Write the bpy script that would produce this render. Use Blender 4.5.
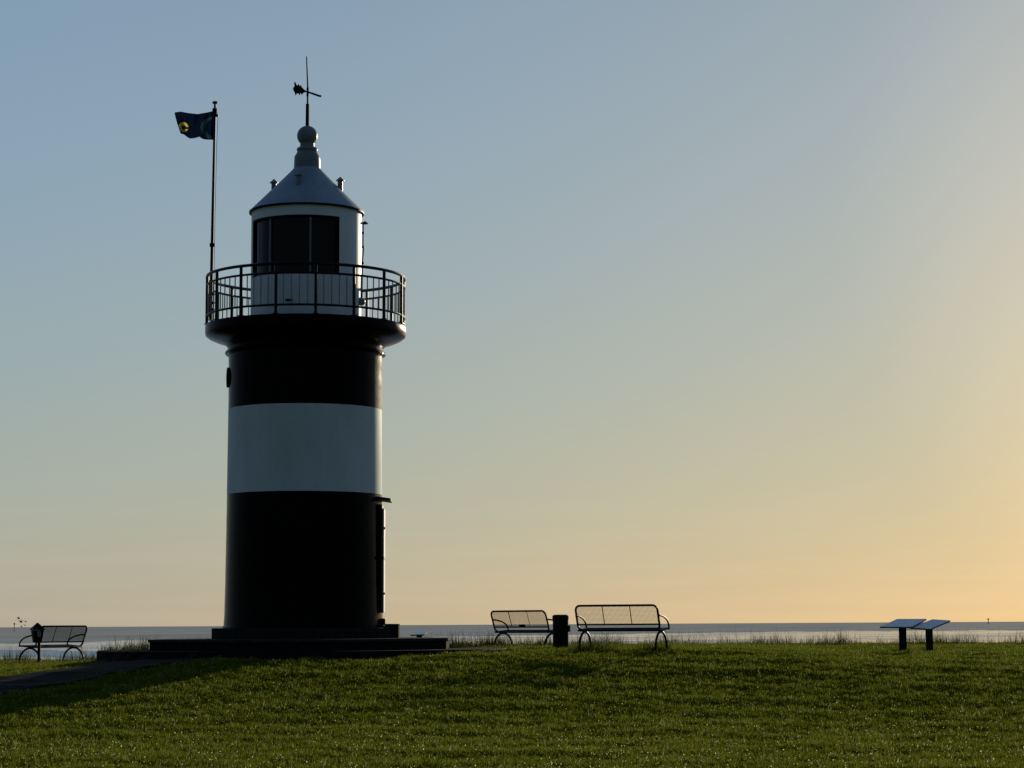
import bpy, bmesh, math, random
import numpy as np
from mathutils import Vector, Matrix, Euler

for o in list(bpy.data.objects):
    bpy.data.objects.remove(o)
random.seed(7)
rng = np.random.default_rng(7)
R = math.radians
S = bpy.context.scene
COL = S.collection

# ------------------------------------------------------------ camera
F = 2280.0                       # focal length in pixels (about a 77 mm tele)
EYE = Vector((0, 0, 1.6))
CAMROT = Matrix.Rotation(R(96.015), 3, 'X') @ Matrix.Rotation(R(-0.32), 3, 'Z')
cam_d = bpy.data.cameras.new('camera')
cam = bpy.data.objects.new('camera', cam_d)
COL.objects.link(cam)
cam_d.sensor_width = 36.0
cam_d.lens = 36.0 * F / 1024.0
cam_d.clip_start = 0.1
cam_d.clip_end = 60000
cam.location = EYE
cam.rotation_euler = CAMROT.to_euler()
S.camera = cam

# ------------------------------------------------------------ sun and sky
SUN_AZ, SUN_EL = 22.3, 10.0
sd = Vector((math.sin(R(SUN_AZ)) * math.cos(R(SUN_EL)), math.cos(R(SUN_AZ)) * math.cos(R(SUN_EL)), math.sin(R(SUN_EL))))
sun_d = bpy.data.lights.new('sun', 'SUN')
sun_d.energy = 5.0
sun_d.angle = R(0.53)
sun_d.color = (1.0, 0.86, 0.60)
sun = bpy.data.objects.new('sun', sun_d)
sun.rotation_euler = sd.to_track_quat('Z', 'Y').to_euler()
sun.location = (20, 40, 30)
COL.objects.link(sun)

W = bpy.data.worlds.new('World')
S.world = W
W.use_nodes = True
wt = W.node_tree
for n in list(wt.nodes):
    wt.nodes.remove(n)
wout = wt.nodes.new('ShaderNodeOutputWorld')
bg = wt.nodes.new('ShaderNodeBackground')
sky = wt.nodes.new('ShaderNodeTexSky')
sky.sky_type = 'NISHITA'
sky.sun_disc = False
sky.sun_elevation = R(SUN_EL)
sky.sun_rotation = R(SUN_AZ)
sky.altitude = 0
sky.air_density = 1.0
sky.dust_density = 0.5
sky.ozone_density = 3.0
bg.inputs['Strength'].default_value = 0.1


def wmath(op, a, b=None, clamp=False):
    n = wt.nodes.new('ShaderNodeMath')
    n.operation = op
    n.use_clamp = clamp
    for i, v in enumerate((a, b)):
        if v is None:
            continue
        if isinstance(v, (int, float)):
            n.inputs[i].default_value = v
        else:
            wt.links.new(v, n.inputs[i])
    return n.outputs[0]


# hazy evening air: the glow round the sun is spread out and softened, the far side of the sky is dimmer
wtc = wt.nodes.new('ShaderNodeTexCoord')
wsep = wt.nodes.new('ShaderNodeSeparateXYZ')
wt.links.new(wtc.outputs['Generated'], wsep.inputs[0])
elev = wmath('MINIMUM', wmath('MAXIMUM', wsep.outputs['Z'], 0.0), 0.28)
elev2 = wmath('MULTIPLY', elev, elev)
wrgb = wt.nodes.new('ShaderNodeSeparateColor')
wt.links.new(sky.outputs[0], wrgb.inputs[0])
front = wt.nodes.new('ShaderNodeMapRange')          # 1 towards the sun's side, low on the far side
front.interpolation_type = 'SMOOTHSTEP'
front.inputs['From Min'].default_value = -0.35
front.inputs['From Max'].default_value = 0.75
front.inputs['To Min'].default_value = 0.34
front.inputs['To Max'].default_value = 1.0
wt.links.new(wsep.outputs['Y'], front.inputs['Value'])
# thin streaks of high cloud low over the horizon
wmap = wt.nodes.new('ShaderNodeMapping')
wmap.inputs['Scale'].default_value = (7.0, 7.0, 150.0)
wmap.inputs['Rotation'].default_value = (R(0.5), R(-0.6), 0)
wt.links.new(wtc.outputs['Generated'], wmap.inputs['Vector'])
wnz = wt.nodes.new('ShaderNodeTexNoise')
wnz.inputs['Scale'].default_value = 1.0
wnz.inputs['Detail'].default_value = 6
wt.links.new(wmap.outputs[0], wnz.inputs['Vector'])
streak = wmath('MULTIPLY', wmath('SUBTRACT', wnz.outputs['Fac'], 0.5), wmath('MULTIPLY', wmath('SUBTRACT', 1.0, wmath('MULTIPLY', elev, 14.0), True), 0.17))
gainc = wmath('MULTIPLY', front.outputs[0], wmath('ADD', streak, 1.0))
wdot = wt.nodes.new('ShaderNodeVectorMath')
wdot.operation = 'DOT_PRODUCT'
wt.links.new(wtc.outputs['Generated'], wdot.inputs[0])
wdot.inputs[1].default_value = sd
aur = wt.nodes.new('ShaderNodeMapRange')            # warm aureole close round the sun
aur.interpolation_type = 'SMOOTHSTEP'
aur.inputs['From Min'].default_value = math.cos(R(14.5))
aur.inputs['From Max'].default_value = math.cos(R(8))
wt.links.new(wdot.outputs['Value'], aur.inputs['Value'])
wcomb = wt.nodes.new('ShaderNodeCombineColor')
for i, (p_, b0, b1, b2_) in enumerate(((0.4145, -0.6756, -0.2554, -1.1432), (0.2887, -0.7505, 0.6621, -2.8217), (-0.0338, -1.245, 4.3826, -10.5189))):
    c_ = wmath('POWER', wmath('MAXIMUM', wmath('MULTIPLY', wrgb.outputs[i], 0.1), 0.02), p_)
    ex = wmath('ADD', wmath('ADD', b0, wmath('MULTIPLY', elev, b1)), wmath('MULTIPLY', elev2, b2_))
    v_ = wmath('MULTIPLY', wmath('MULTIPLY', c_, wmath('EXPONENT', ex)), wmath('MULTIPLY', wmath('MULTIPLY', gainc, 10.0), wmath('ADD', wmath('MULTIPLY', aur.outputs[0], (0.20, 0.12, 0.06)[i]), 1.0)))
    wt.links.new(v_, wcomb.inputs[i])
wt.links.new(wcomb.outputs[0], bg.inputs['Color'])
wt.links.new(bg.outputs[0], wout.inputs['Surface'])

S.view_settings.view_transform = 'Standard'
S.view_settings.look = 'None'
S.view_settings.exposure = 0.0
S.view_settings.gamma = 1.0
S.view_settings.use_curve_mapping = False


# ------------------------------------------------------------ helpers
def at(px, py, Y):
    """point of the place seen at photo position (px, py), Y metres away"""
    d = CAMROT @ Vector(((px - 512) / F, (384 - py) / F, -1))
    return EYE + d * (Y / d.y)


def scale_at(p):
    """metres per pixel at a point"""
    d = CAMROT.transposed() @ (Vector(p) - EYE)
    return -d.z / F


def obj(name, bm, mat, parent=None, smooth=False, loc=None, rotz=None):
    me = bpy.data.meshes.new(name)
    bmesh.ops.recalc_face_normals(bm, faces=bm.faces[:])
    bm.to_mesh(me)
    bm.free()
    if smooth:
        for p in me.polygons:
            p.use_smooth = True
    o = bpy.data.objects.new(name, me)
    for m in (mat if isinstance(mat, (list, tuple)) else [mat]):
        me.materials.append(m)
    COL.objects.link(o)
    if parent is not None:
        o.parent = parent
    if loc is not None:
        o.location = loc
    if rotz is not None:
        o.rotation_euler = (0, 0, rotz)
    if smooth:
        md = o.modifiers.new('edge', 'EDGE_SPLIT')
        md.split_angle = R(35)
    return o


def tag(o, label, cat, group=None):
    o['label'] = label
    o['category'] = cat
    if group:
        o['group'] = group
    return o


def thing(name, label, cat, loc=(0, 0, 0), rotz=0.0, group=None):
    o = bpy.data.objects.new(name, None)
    o.empty_display_size = 0.3
    COL.objects.link(o)
    o.location = loc
    o.rotation_euler = (0, 0, rotz)
    return tag(o, label, cat, group)


def kind(o, k):
    o['kind'] = k
    return o


def add_box(bm, c, s, rot=None, bevel=0.0):
    b2 = bmesh.new()
    bmesh.ops.create_cube(b2, size=1.0)
    for v in b2.verts:
        v.co = Vector((v.co.x * s[0], v.co.y * s[1], v.co.z * s[2]))
    if bevel:
        bmesh.ops.bevel(b2, geom=b2.edges[:], offset=bevel, segments=2, affect='EDGES', profile=0.5)
    M = Matrix.Translation(Vector(c)) @ (rot.to_4x4() if rot is not None else Matrix.Identity(4))
    vm = {}
    for v in b2.verts:
        vm[v] = bm.verts.new(M @ v.co)
    for f in b2.faces:
        bm.faces.new([vm[v] for v in f.verts])
    b2.free()


def add_lathe(bm, prof, n=96, cx=0.0, cy=0.0, a0=0.0, a1=None, closed=False):
    """prof: (r, z) pairs; a0..a1 in radians"""
    full = a1 is None
    k = n if full else n + 1
    rings = []
    for r, z in prof:
        if r < 1e-6:
            rings.append([bm.verts.new((cx, cy, z))])
            continue
        ring = []
        for i in range(k):
            a = a0 + (2 * math.pi if full else (a1 - a0)) * i / n
            ring.append(bm.verts.new((cx + r * math.sin(a), cy - r * math.cos(a), z)))
        rings.append(ring)
    pairs = list(zip(rings[:-1], rings[1:]))
    if closed:
        pairs.append((rings[-1], rings[0]))
    for A, B in pairs:
        for i in range(n):
            j = (i + 1) % k if full else i + 1
            if len(A) == 1 and len(B) == 1:
                continue
            if len(A) == 1:
                bm.faces.new((A[0], B[j], B[i]))
            elif len(B) == 1:
                bm.faces.new((A[i], A[j], B[0]))
            else:
                bm.faces.new((A[i], A[j], B[j], B[i]))
    if not full and closed:
        bm.faces.new([r[0] for r in rings])
        bm.faces.new([r[-1] for r in rings])


def add_tube(bm, pts, r, n=8, closed=False, caps=True):
    pts = [Vector(p) for p in pts]
    N = len(pts)
    rr = r if isinstance(r, (list, tuple)) else [r] * N
    tang = []
    for i in range(N):
        if closed:
            t = pts[(i + 1) % N] - pts[i - 1]
        else:
            t = pts[min(i + 1, N - 1)] - pts[max(i - 1, 0)]
        tang.append(t.normalized())
    up = Vector((0, 0, 1)) if abs(tang[0].z) < 0.9 else Vector((1, 0, 0))
    nrm = (up - tang[0] * up.dot(tang[0])).normalized()
    rings = []
    for i in range(N):
        t = tang[i]
        nrm = (nrm - t * nrm.dot(t)).normalized()
        bi = t.cross(nrm)
        rings.append([bm.verts.new(pts[i] + (nrm * math.cos(2 * math.pi * k / n) + bi * math.sin(2 * math.pi * k / n)) * rr[i]) for k in range(n)])
    for i in range(N if closed else N - 1):
        A, B = rings[i], rings[(i + 1) % N]
        for k in range(n):
            bm.faces.new((A[k], A[(k + 1) % n], B[(k + 1) % n], B[k]))
    if caps and not closed:
        bm.faces.new(rings[0][::-1])
        bm.faces.new(rings[-1])


def add_prism(bm, poly, thick, M):
    """outline poly in local x,z extruded along local y, then transformed by M"""
    a = [bm.verts.new(M @ Vector((x, -thick / 2, z))) for x, z in poly]
    b = [bm.verts.new(M @ Vector((x, thick / 2, z))) for x, z in poly]
    bm.faces.new(a)
    bm.faces.new(b[::-1])
    for i in range(len(poly)):
        j = (i + 1) % len(poly)
        bm.faces.new((a[j], a[i], b[i], b[j]))


# ------------------------------------------------------------ materials
def mat(name, base, rough=0.5, spec=0.5, metal=0.0, var=0.0, vscale=4.0, bump=0.0, bscale=30.0, coat=0.0, trans=0.0, tint=None, stretch=(1, 1, 1), rvar=0.0, ior=1.5):
    m = bpy.data.materials.new(name)
    m.use_nodes = True
    nt = m.node_tree
    p = nt.nodes['Principled BSDF']
    p.inputs['Base Color'].default_value = (*base, 1)
    p.inputs['Roughness'].default_value = rough
    p.inputs['Specular IOR Level'].default_value = spec
    p.inputs['Metallic'].default_value = metal
    p.inputs['IOR'].default_value = ior
    p.inputs['Coat Weight'].default_value = coat
    p.inputs['Coat Roughness'].default_value = 0.15
    p.inputs['Transmission Weight'].default_value = trans
    tc = nt.nodes.new('ShaderNodeTexCoord')
    mp = nt.nodes.new('ShaderNodeMapping')
    mp.inputs['Scale'].default_value = stretch
    nt.links.new(tc.outputs['Object'], mp.inputs['Vector'])
    if var or rvar:
        nz = nt.nodes.new('ShaderNodeTexNoise')
        nz.inputs['Scale'].default_value = vscale
        nz.inputs['Detail'].default_value = 6
        nz.inputs['Roughness'].default_value = 0.65
        nt.links.new(mp.outputs[0], nz.inputs['Vector'])
        if var:
            rp = nt.nodes.new('ShaderNodeValToRGB')
            lo = tint if tint else tuple(c * (1 - var) for c in base)
            hi = tuple(min(1, c * (1 + var * 0.6)) for c in base)
            rp.color_ramp.elements[0].position = 0.3
            rp.color_ramp.elements[0].color = (*lo, 1)
            rp.color_ramp.elements[1].position = 0.7
            rp.color_ramp.elements[1].color = (*hi, 1)
            nt.links.new(nz.outputs['Fac'], rp.inputs['Fac'])
            nt.links.new(rp.outputs['Color'], p.inputs['Base Color'])
        if rvar:
            mr = nt.nodes.new('ShaderNodeMapRange')
            mr.inputs['From Min'].default_value = 0.3
            mr.inputs['From Max'].default_value = 0.7
            mr.inputs['To Min'].default_value = rough - rvar
            mr.inputs['To Max'].default_value = rough + rvar
            nt.links.new(nz.outputs['Fac'], mr.inputs['Value'])
            nt.links.new(mr.outputs[0], p.inputs['Roughness'])
    if bump:
        n2 = nt.nodes.new('ShaderNodeTexNoise')
        n2.inputs['Scale'].default_value = bscale
        n2.inputs['Detail'].default_value = 4
        nt.links.new(mp.outputs[0], n2.inputs['Vector'])
        bp = nt.nodes.new('ShaderNodeBump')
        bp.inputs['Strength'].default_value = bump
        bp.inputs['Distance'].default_value = 0.02
        nt.links.new(n2.outputs['Fac'], bp.inputs['Height'])
        nt.links.new(bp.outputs[0], p.inputs['Normal'])
    return m


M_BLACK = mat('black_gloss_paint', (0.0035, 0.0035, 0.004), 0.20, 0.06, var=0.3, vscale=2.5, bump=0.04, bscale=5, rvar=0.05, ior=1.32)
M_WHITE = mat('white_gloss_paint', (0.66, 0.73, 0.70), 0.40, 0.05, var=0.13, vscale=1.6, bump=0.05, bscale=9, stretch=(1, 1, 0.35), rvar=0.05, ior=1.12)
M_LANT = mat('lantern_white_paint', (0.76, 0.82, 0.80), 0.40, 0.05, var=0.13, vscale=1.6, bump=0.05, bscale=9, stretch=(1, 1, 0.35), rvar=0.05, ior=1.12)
M_ROOF = mat('grey_blue_roof_paint', (0.26, 0.315, 0.35), 0.5, 0.1, var=0.16, vscale=3.0, stretch=(1, 1, 0.4))
M_FINIAL = mat('grey_finial_paint', (0.20, 0.235, 0.235), 0.4, 0.08, var=0.15, vscale=6)
M_IRON = mat('black_iron', (0.005, 0.005, 0.0055), 0.6, 0.06, var=0.3, vscale=20)
M_RAIL = mat('dark_railing_paint', (0.006, 0.006, 0.007), 0.4, 0.2, var=0.3, vscale=25)
M_BALU = mat('galvanised_bar', (0.30, 0.29, 0.275), 0.62, 0.5, metal=1.0, var=0.3, vscale=25)
M_GLASS = mat('dark_lantern_glass', (0.003, 0.004, 0.004), 0.08, 0.15)
M_MULL = mat('grey_mullion_paint', (0.17, 0.175, 0.175), 0.4)
M_DOOR = mat('pale_door_paint', (0.34, 0.32, 0.29), 0.6, 0.1, var=0.2, vscale=5)
M_STONE = mat('dark_terrace_stone', (0.016, 0.015, 0.014), 0.85, 0.05, var=0.5, vscale=7, bump=0.5, bscale=30, ior=1.2)
M_BRICK = mat('plinth_stone', (0.030, 0.024, 0.020), 0.85, 0.05, var=0.5, vscale=6, bump=0.4, bscale=35, ior=1.2)
M_BENCH = mat('dark_bench_coating', (0.010, 0.010, 0.011), 0.55, 0.12, var=0.3, vscale=20)
M_BIN = mat('black_bin_plastic', (0.006, 0.006, 0.006), 0.6, 0.12, var=0.3, vscale=10)
M_PANEL = mat('info_panel_print', (0.86, 0.79, 0.68), 0.4, 0.3, var=0.25, vscale=9)
M_POST = mat('dark_post', (0.010, 0.010, 0.010), 0.7, 0.15, var=0.4, vscale=12)
M_RED = mat('reddish_label', (0.25, 0.06, 0.04), 0.5)
M_POLE = mat('flag_pole_metal', (0.02, 0.019, 0.018), 0.6, 0.1, var=0.3, vscale=14)
M_BIRD = mat('brown_bird', (0.06, 0.05, 0.045), 0.7, var=0.3, vscale=5)


# ------------------------------------------------------------ ground shape
PX = [-200, 20, 27, 31, 34, 37, 40, 42, 44, 46, 48, 52, 55, 56.5, 58, 60, 73, 78, 100, 400]
PZ = [-0.1, 0.0, 0.02, 0.05, 0.14, 0.33, 0.57, 0.78, 0.95, 1.04, 1.06, 1.075, 1.09, 1.07, 0.95, 0.45, -3.7, -4.1, -4.4, -6.0]
RZ = [-0.1, 0.0, 0.02, 0.05, 0.15, 0.36, 0.60, 0.74, 0.84, 0.90, 0.945, 1.01, 1.05, 1.06, 1.0, 0.55, -3.7, -4.1, -4.4, -6.0]
LX = [-200, 20, 27, 31, 34, 37, 40, 43, 46, 50, 55, 57, 58.5, 61, 73, 78, 100, 400]
LZ = [-0.1, -0.02, 0.0, 0.02, 0.09, 0.27, 0.49, 0.65, 0.715, 0.745, 0.755, 0.76, 0.68, 0.25, -3.7, -4.1, -4.4, -6.0]
_ty = np.arange(-60, 120, 0.25)
_k = np.hanning(9)


def _soft(xs, zs):
    t = np.interp(_ty, xs, zs)
    t[10:-10] = np.convolve(t, _k / _k.sum(), 'same')[10:-10]
    return t


_tz, _lz, _rz = _soft(PX, PZ), _soft(LX, LZ), _soft(PX, RZ)


def sstep(a, b, x):
    t = np.clip((x - a) / (b - a), 0, 1)
    return t * t * (3 - 2 * t)


_waves = [(rng.uniform(0.25, 1.7), rng.uniform(0, 2 * math.pi), rng.uniform(0, 6.28)) for _ in range(26)]


def ground_z(x, y, rough=True):
    x = np.asarray(x, float)
    y = np.asarray(y, float)
    left = sstep(-5.5, -11.0, x)
    right = sstep(4.2, 8.6, x)
    z = np.interp(y, _ty, _tz, left=-0.1, right=-6.0) * (1 - left) * (1 - right)
    z = z + np.interp(y, _ty, _lz, left=-0.15, right=-6.0) * left + np.interp(y, _ty, _rz, left=-0.1, right=-6.0) * right
    z = z + 0.055 * np.exp(-((x - 2.4) / 1.5) ** 2 - ((y - 45.6) / 1.3) ** 2)
    if rough:
        w = np.zeros_like(z)
        for f, a, ph in _waves:
            w += np.sin(2 * math.pi * f * (x * math.cos(a) * 0.55 + y * math.sin(a)) + ph) / (0.6 + f)
        near = sstep(60, 57, y) * sstep(2, 15, y)
        z = z + 0.0042 * w * near
    return z


def gz(x, y):
    return float(ground_z(x, y))


# ------------------------------------------------------------ lighthouse dimensions
D = 48.5
AX = at(303.6, 632, D)
TX, TY = AX.x, AX.y


def hz(py):                      # height on the tower axis of a photo row
    d0 = at(303.6 + (632 - py) * 0.0055, py, D)
    return d0.z


def pr(rpx, py):                 # radius in metres of a photo radius
    return rpx * scale_at((TX, TY, hz(py)))


APRON_Z = 1.10
TERR_TOP = hz(638.5)
PL_TOP = hz(628.0)

# ------------------------------------------------------------ ground sheet
def axis(lo, a, b, hi, fine, grow=1.25):
    c = list(np.arange(a, b + 1e-6, fine))
    st = fine
    v = a
    L = []
    while v > lo:
        st *= grow
        v -= st
        L.append(max(v, lo))
    st = fine
    v = b
    Rr = []
    while v < hi:
        st *= grow
        v += st
        Rr.append(min(v, hi))
    return np.array(L[::-1] + c + Rr)


gx = axis(-400, -16, 16, 400, 0.16)
gy = axis(-200, 22, 60, 140, 0.16)
X, Y = np.meshgrid(gx, gy)
Z = ground_z(X, Y)
# hollow under the apron so that paving never dips under the turf
rad = np.hypot(X - TX, Y - TY)
Z = np.where(rad < 4.25, np.minimum(Z, APRON_Z - 0.12), Z)
nx, ny = len(gx), len(gy)
me = bpy.data.meshes.new('lawn_ground')
V = np.stack([X.ravel(), Y.ravel(), Z.ravel()], 1)
idx = np.arange(nx * ny).reshape(ny, nx)
q = np.stack([idx[:-1, :-1].ravel(), idx[:-1, 1:].ravel(), idx[1:, 1:].ravel(), idx[1:, :-1].ravel()], 1)


def mesh_np(me, V, faces, k):
    me.vertices.add(len(V))
    me.vertices.foreach_set('co', V.astype(np.float32).ravel())
    nf = len(faces)
    me.loops.add(nf * k)
    me.loops.foreach_set('vertex_index', faces.astype(np.int32).ravel())
    me.polygons.add(nf)
    me.polygons.foreach_set('loop_start', np.arange(0, nf * k, k, dtype=np.int32))
    me.polygons.foreach_set('loop_total', np.full(nf, k, dtype=np.int32))
    me.update(calc_edges=True)
    me.validate()


mesh_np(me, V, q, 4)
for p in me.polygons:
    p.use_smooth = True
M_TURF = mat('turf_soil', (0.040, 0.052, 0.002), 0.95, 0.0, var=0.5, vscale=1.2, bump=0.6, bscale=25, tint=(0.022, 0.022, 0.002))
me.materials.append(M_TURF)
go = bpy.data.objects.new('ground', me)
COL.objects.link(go)
kind(go, 'structure')

# ------------------------------------------------------------ sea and tidal flat
SEA_Z = -3.6


def sheen_mat(name, base, film, f_film, rough, sx, sy, patch=None, seed=0.0):
    """turbid body colour under a partly calm reflecting film; long low patches break it up"""
    m = bpy.data.materials.new(name)
    m.use_nodes = True
    nt = m.node_tree
    nt.nodes.remove(nt.nodes['Principled BSDF'])
    L = nt.links.new
    geo = nt.nodes.new('ShaderNodeNewGeometry')
    mp = nt.nodes.new('ShaderNodeMapping')
    mp.inputs['Scale'].default_value = (sx, sy, 1)
    mp.inputs['Location'].default_value = (seed, seed * 2, 0)
    mp.inputs['Rotation'].default_value = (0, 0, R(4))
    L(geo.outputs['Position'], mp.inputs['Vector'])
    nz = nt.nodes.new('ShaderNodeTexNoise')
    nz.inputs['Scale'].default_value = 1.0
    nz.inputs['Detail'].default_value = 8
    nz.inputs['Roughness'].default_value = 0.62
    L(mp.outputs[0], nz.inputs['Vector'])
    dif = nt.nodes.new('ShaderNodeBsdfDiffuse')
    rp = nt.nodes.new('ShaderNodeValToRGB')
    rp.color_ramp.elements[0].position = 0.32
    rp.color_ramp.elements[0].color = (*[c * 0.72 for c in base], 1)
    rp.color_ramp.elements[1].position = 0.68
    rp.color_ramp.elements[1].color = (*[c * 1.25 for c in base], 1)
    L(nz.outputs['Fac'], rp.inputs['Fac'])
    L(rp.outputs['Color'], dif.inputs['Color'])
    gl = nt.nodes.new('ShaderNodeBsdfGlossy')
    gl.inputs['Color'].default_value = (*film, 1)
    gl.inputs['Roughness'].default_value = rough
    mx = nt.nodes.new('ShaderNodeMixShader')
    L(dif.outputs[0], mx.inputs[1])
    L(gl.outputs[0], mx.inputs[2])
    if patch:
        p0, p1 = patch
        mr = nt.nodes.new('ShaderNodeMapRange')
        mr.inputs['From Min'].default_value = p0
        mr.inputs['From Max'].default_value = p1
        mr.inputs['To Min'].default_value = f_film
        mr.inputs['To Max'].default_value = f_film * 0.25
        L(nz.outputs['Fac'], mr.inputs['Value'])
        L(mr.outputs[0], mx.inputs[0])
    else:
        mx.inputs[0].default_value = f_film
    L(mx.outputs[0], nt.nodes['Material Output'].inputs['Surface'])
    return m


M_SEA = sheen_mat('ruffled_sea_water', (0.34, 0.335, 0.295), (0.95, 0.9, 0.85), 0.10, 0.35, 0.010, 0.004)
M_FLAT = sheen_mat('wet_tidal_flat', (0.50, 0.50, 0.50), (0.90, 0.95, 1.0), 0.80, 0.08, 0.022, 0.012, (0.47, 0.58), 3.0)
M_CHAN = sheen_mat('tidal_channel_water', (0.22, 0.26, 0.26), (0.8, 0.9, 0.95), 0.30, 0.30, 0.03, 0.02, None, 9.0)
bm = bmesh.new()
vs = [bm.verts.new((x, y, SEA_Z)) for x, y in ((-40000, 60), (40000, 60), (40000, 45000), (-40000, 45000))]
bm.faces.new(vs)
kind(obj('sea', bm, M_SEA), 'structure')
# the drying flat with its film of water ends along an uneven slanting edge
bm = bmesh.new()
near, far = [], []
for i in range(161):
    t = i / 160
    px = -250 + 1500 * t
    hy = 627.2 - px * 0.0044
    yb = np.interp(px, [-250, 0, 100, 250, 480, 800, 1024, 1250], [646, 645, 643, 640, 635.3, 631.8, 631.5, 631.5]) + 0.25 * math.sin(i * 0.9) + 0.2 * math.sin(i * 2.3)
    dist = (EYE.z - SEA_Z) * F / (yb - (628.2 if px < 200 else np.interp(px, [200, 480, 1250], [626.3, 623.6, 622.5])))
    far.append(bm.verts.new(((px - 512) / F * dist, dist, SEA_Z + 0.02)))
    near.append(bm.verts.new(((px - 512) / F * 62 * 1.5, 62, SEA_Z + 0.02)))
for i in range(160):
    bm.faces.new((near[i], near[i + 1], far[i + 1], far[i]))
kind(obj('tidal_flat', bm, M_FLAT), 'structure')

# a rippled channel crosses the flat on the left
bm = bmesh.new()
a_, b_ = [], []
for i in range(41):
    px = -260 + 430 * i / 40
    d0 = (EYE.z - SEA_Z) * F / (np.interp(px, [-260, 0, 60, 130, 170], [22.4, 22.6, 23.4, 25.0, 26.5]) + 0.3 * math.sin(i * 1.7))
    d1 = (EYE.z - SEA_Z) * F / (np.interp(px, [-260, 0, 40, 90, 150, 170], [31.5, 29.0, 30.0, 31.5, 30.0, 27.5]) + 0.5 * math.sin(i * 0.8 + 1))
    a_.append(bm.verts.new(((px - 512) / F * d0, d0, SEA_Z + 0.03)))
    b_.append(bm.verts.new(((px - 512) / F * d1, d1, SEA_Z + 0.03)))
for i in range(40):
    bm.faces.new((b_[i], b_[i + 1], a_[i + 1], a_[i]))
kind(obj('tidal_channel', bm, M_CHAN), 'structure')

# ------------------------------------------------------------ paved apron, path and terrace
def paving_mat():
    m = bpy.data.materials.new('stone_setts')
    m.use_nodes = True
    nt = m.node_tree
    p = nt.nodes['Principled BSDF']
    geo = nt.nodes.new('ShaderNodeNewGeometry')
    br = nt.nodes.new('ShaderNodeTexBrick')
    br.inputs['Scale'].default_value = 1.0
    br.inputs['Brick Width'].default_value = 0.22
    br.inputs['Row Height'].default_value = 0.14
    br.inputs['Bias'].default_value = 0.35
    br.inputs['Mortar Size'].default_value = 0.02
    br.inputs['Color1'].default_value = (0.026, 0.025, 0.023, 1)
    br.inputs['Color2'].default_value = (0.003, 0.003, 0.0028, 1)
    br.inputs['Mortar'].default_value = (0.004, 0.005, 0.002, 1)
    nt.links.new(geo.outputs['Position'], br.inputs['Vector'])
    nt.links.new(br.outputs['Color'], p.inputs['Base Color'])
    p.inputs['Roughness'].default_value = 0.75
    p.inputs['Specular IOR Level'].default_value = 0.05
    p.inputs['IOR'].default_value = 1.2
    bp = nt.nodes.new('ShaderNodeBump')
    bp.inputs['Strength'].default_value = 0.8
    bp.inputs['Distance'].default_value = 0.015
    bp.invert = True
    nt.links.new(br.outputs['Fac'], bp.inputs['Height'])
    nt.links.new(bp.outputs[0], p.inputs['Normal'])
    return m


M_PAVE = paving_mat()
APR = 4.3
bm = bmesh.new()
ap_x = TX
add_lathe(bm, [(0.5, APRON_Z), (APR - 0.02, APRON_Z), (APR, APRON_Z - 0.02)], 64, TX, TY)
kind(obj('pavement', bm, M_PAVE), 'structure')
bm = bmesh.new()
add_lathe(bm, [(APR - 0.15, APRON_Z - 0.021), (APR + 0.004, APRON_Z - 0.021), (APR + 0.004, APRON_Z - 0.7)], 64, TX, TY)
kind(obj('kerb', bm, M_STONE), 'structure')
# path that leaves the apron to the left
bm = bmesh.new()
pc = [(TX - 2.4, TY - 2.6), (TX - 3.2, TY - 4.6), (TX - 4.2, TY - 6.6), (TX - 5.6, TY - 8.9), (TX - 7.8, TY - 11.6)]
rowsL = []
cp = []
for a, b in zip(pc[:-1], pc[1:]):
    for k in range(8):
        cp.append((a[0] + (b[0] - a[0]) * k / 8, a[1] + (b[1] - a[1]) * k / 8))
PATH = np.array(cp)
for i in range(len(cp) - 1):
    dx, dy = cp[i + 1][0] - cp[i][0], cp[i + 1][1] - cp[i][1]
    L = math.hypot(dx, dy)
    nxv, nyv = -dy / L, dx / L
    row = []
    for w in (-1.2, -0.8, -0.4, 0, 0.4, 0.8, 1.2):
        w = w * (1 + (0.10 * math.sin(i * 2.1 + w) + 0.06 * math.sin(i * 5.3)) * (abs(w) > 1))
        x, y = cp[i][0] + nxv * w, cp[i][1] + nyv * w
        zz = max(gz(x + a, y + b) for a in (-.1, 0, .1) for b in (-.1, 0, .1)) + 0.012
        if math.hypot(x - TX, y - TY) < APR + 0.1:
            zz = APRON_Z - 0.03
        row.append(bm.verts.new((x, y, zz)))
    rowsL.append(row)
for A, B in zip(rowsL[:-1], rowsL[1:]):
    for i in range(6):
        bm.faces.new((A[i], A[i + 1], B[i + 1], B[i]))
kind(obj('path', bm, M_PAVE), 'structure')

tr = thing('stone_terrace', 'dark octagonal stone terrace raised one step around the foot of the lighthouse', 'terrace', (TX, TY, APRON_Z))
bm = bmesh.new()
TR = 144.8 * D / F
TRo = TR / math.cos(R(22.5))
hT = TERR_TOP - APRON_Z
add_lathe(bm, [(0, -0.1), (TRo - 0.03, -0.1), (TRo - 0.03, hT - 0.061), (0, hT - 0.061)], 8, a0=R(22.5))
obj('wall', bm, M_STONE, tr)
bm = bmesh.new()
add_lathe(bm, [(1.0, hT - 0.06), (TRo, hT - 0.06), (TRo + 0.01, hT - 0.05), (TRo + 0.01, hT - 0.008), (TRo, hT), (1.0, hT)], 8, a0=R(22.5), closed=True)
obj('coping', bm, mat('coping_stone', (0.040, 0.038, 0.035), 0.8, 0.05, var=0.5, vscale=5, bump=0.4, ior=1.2), tr)

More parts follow.
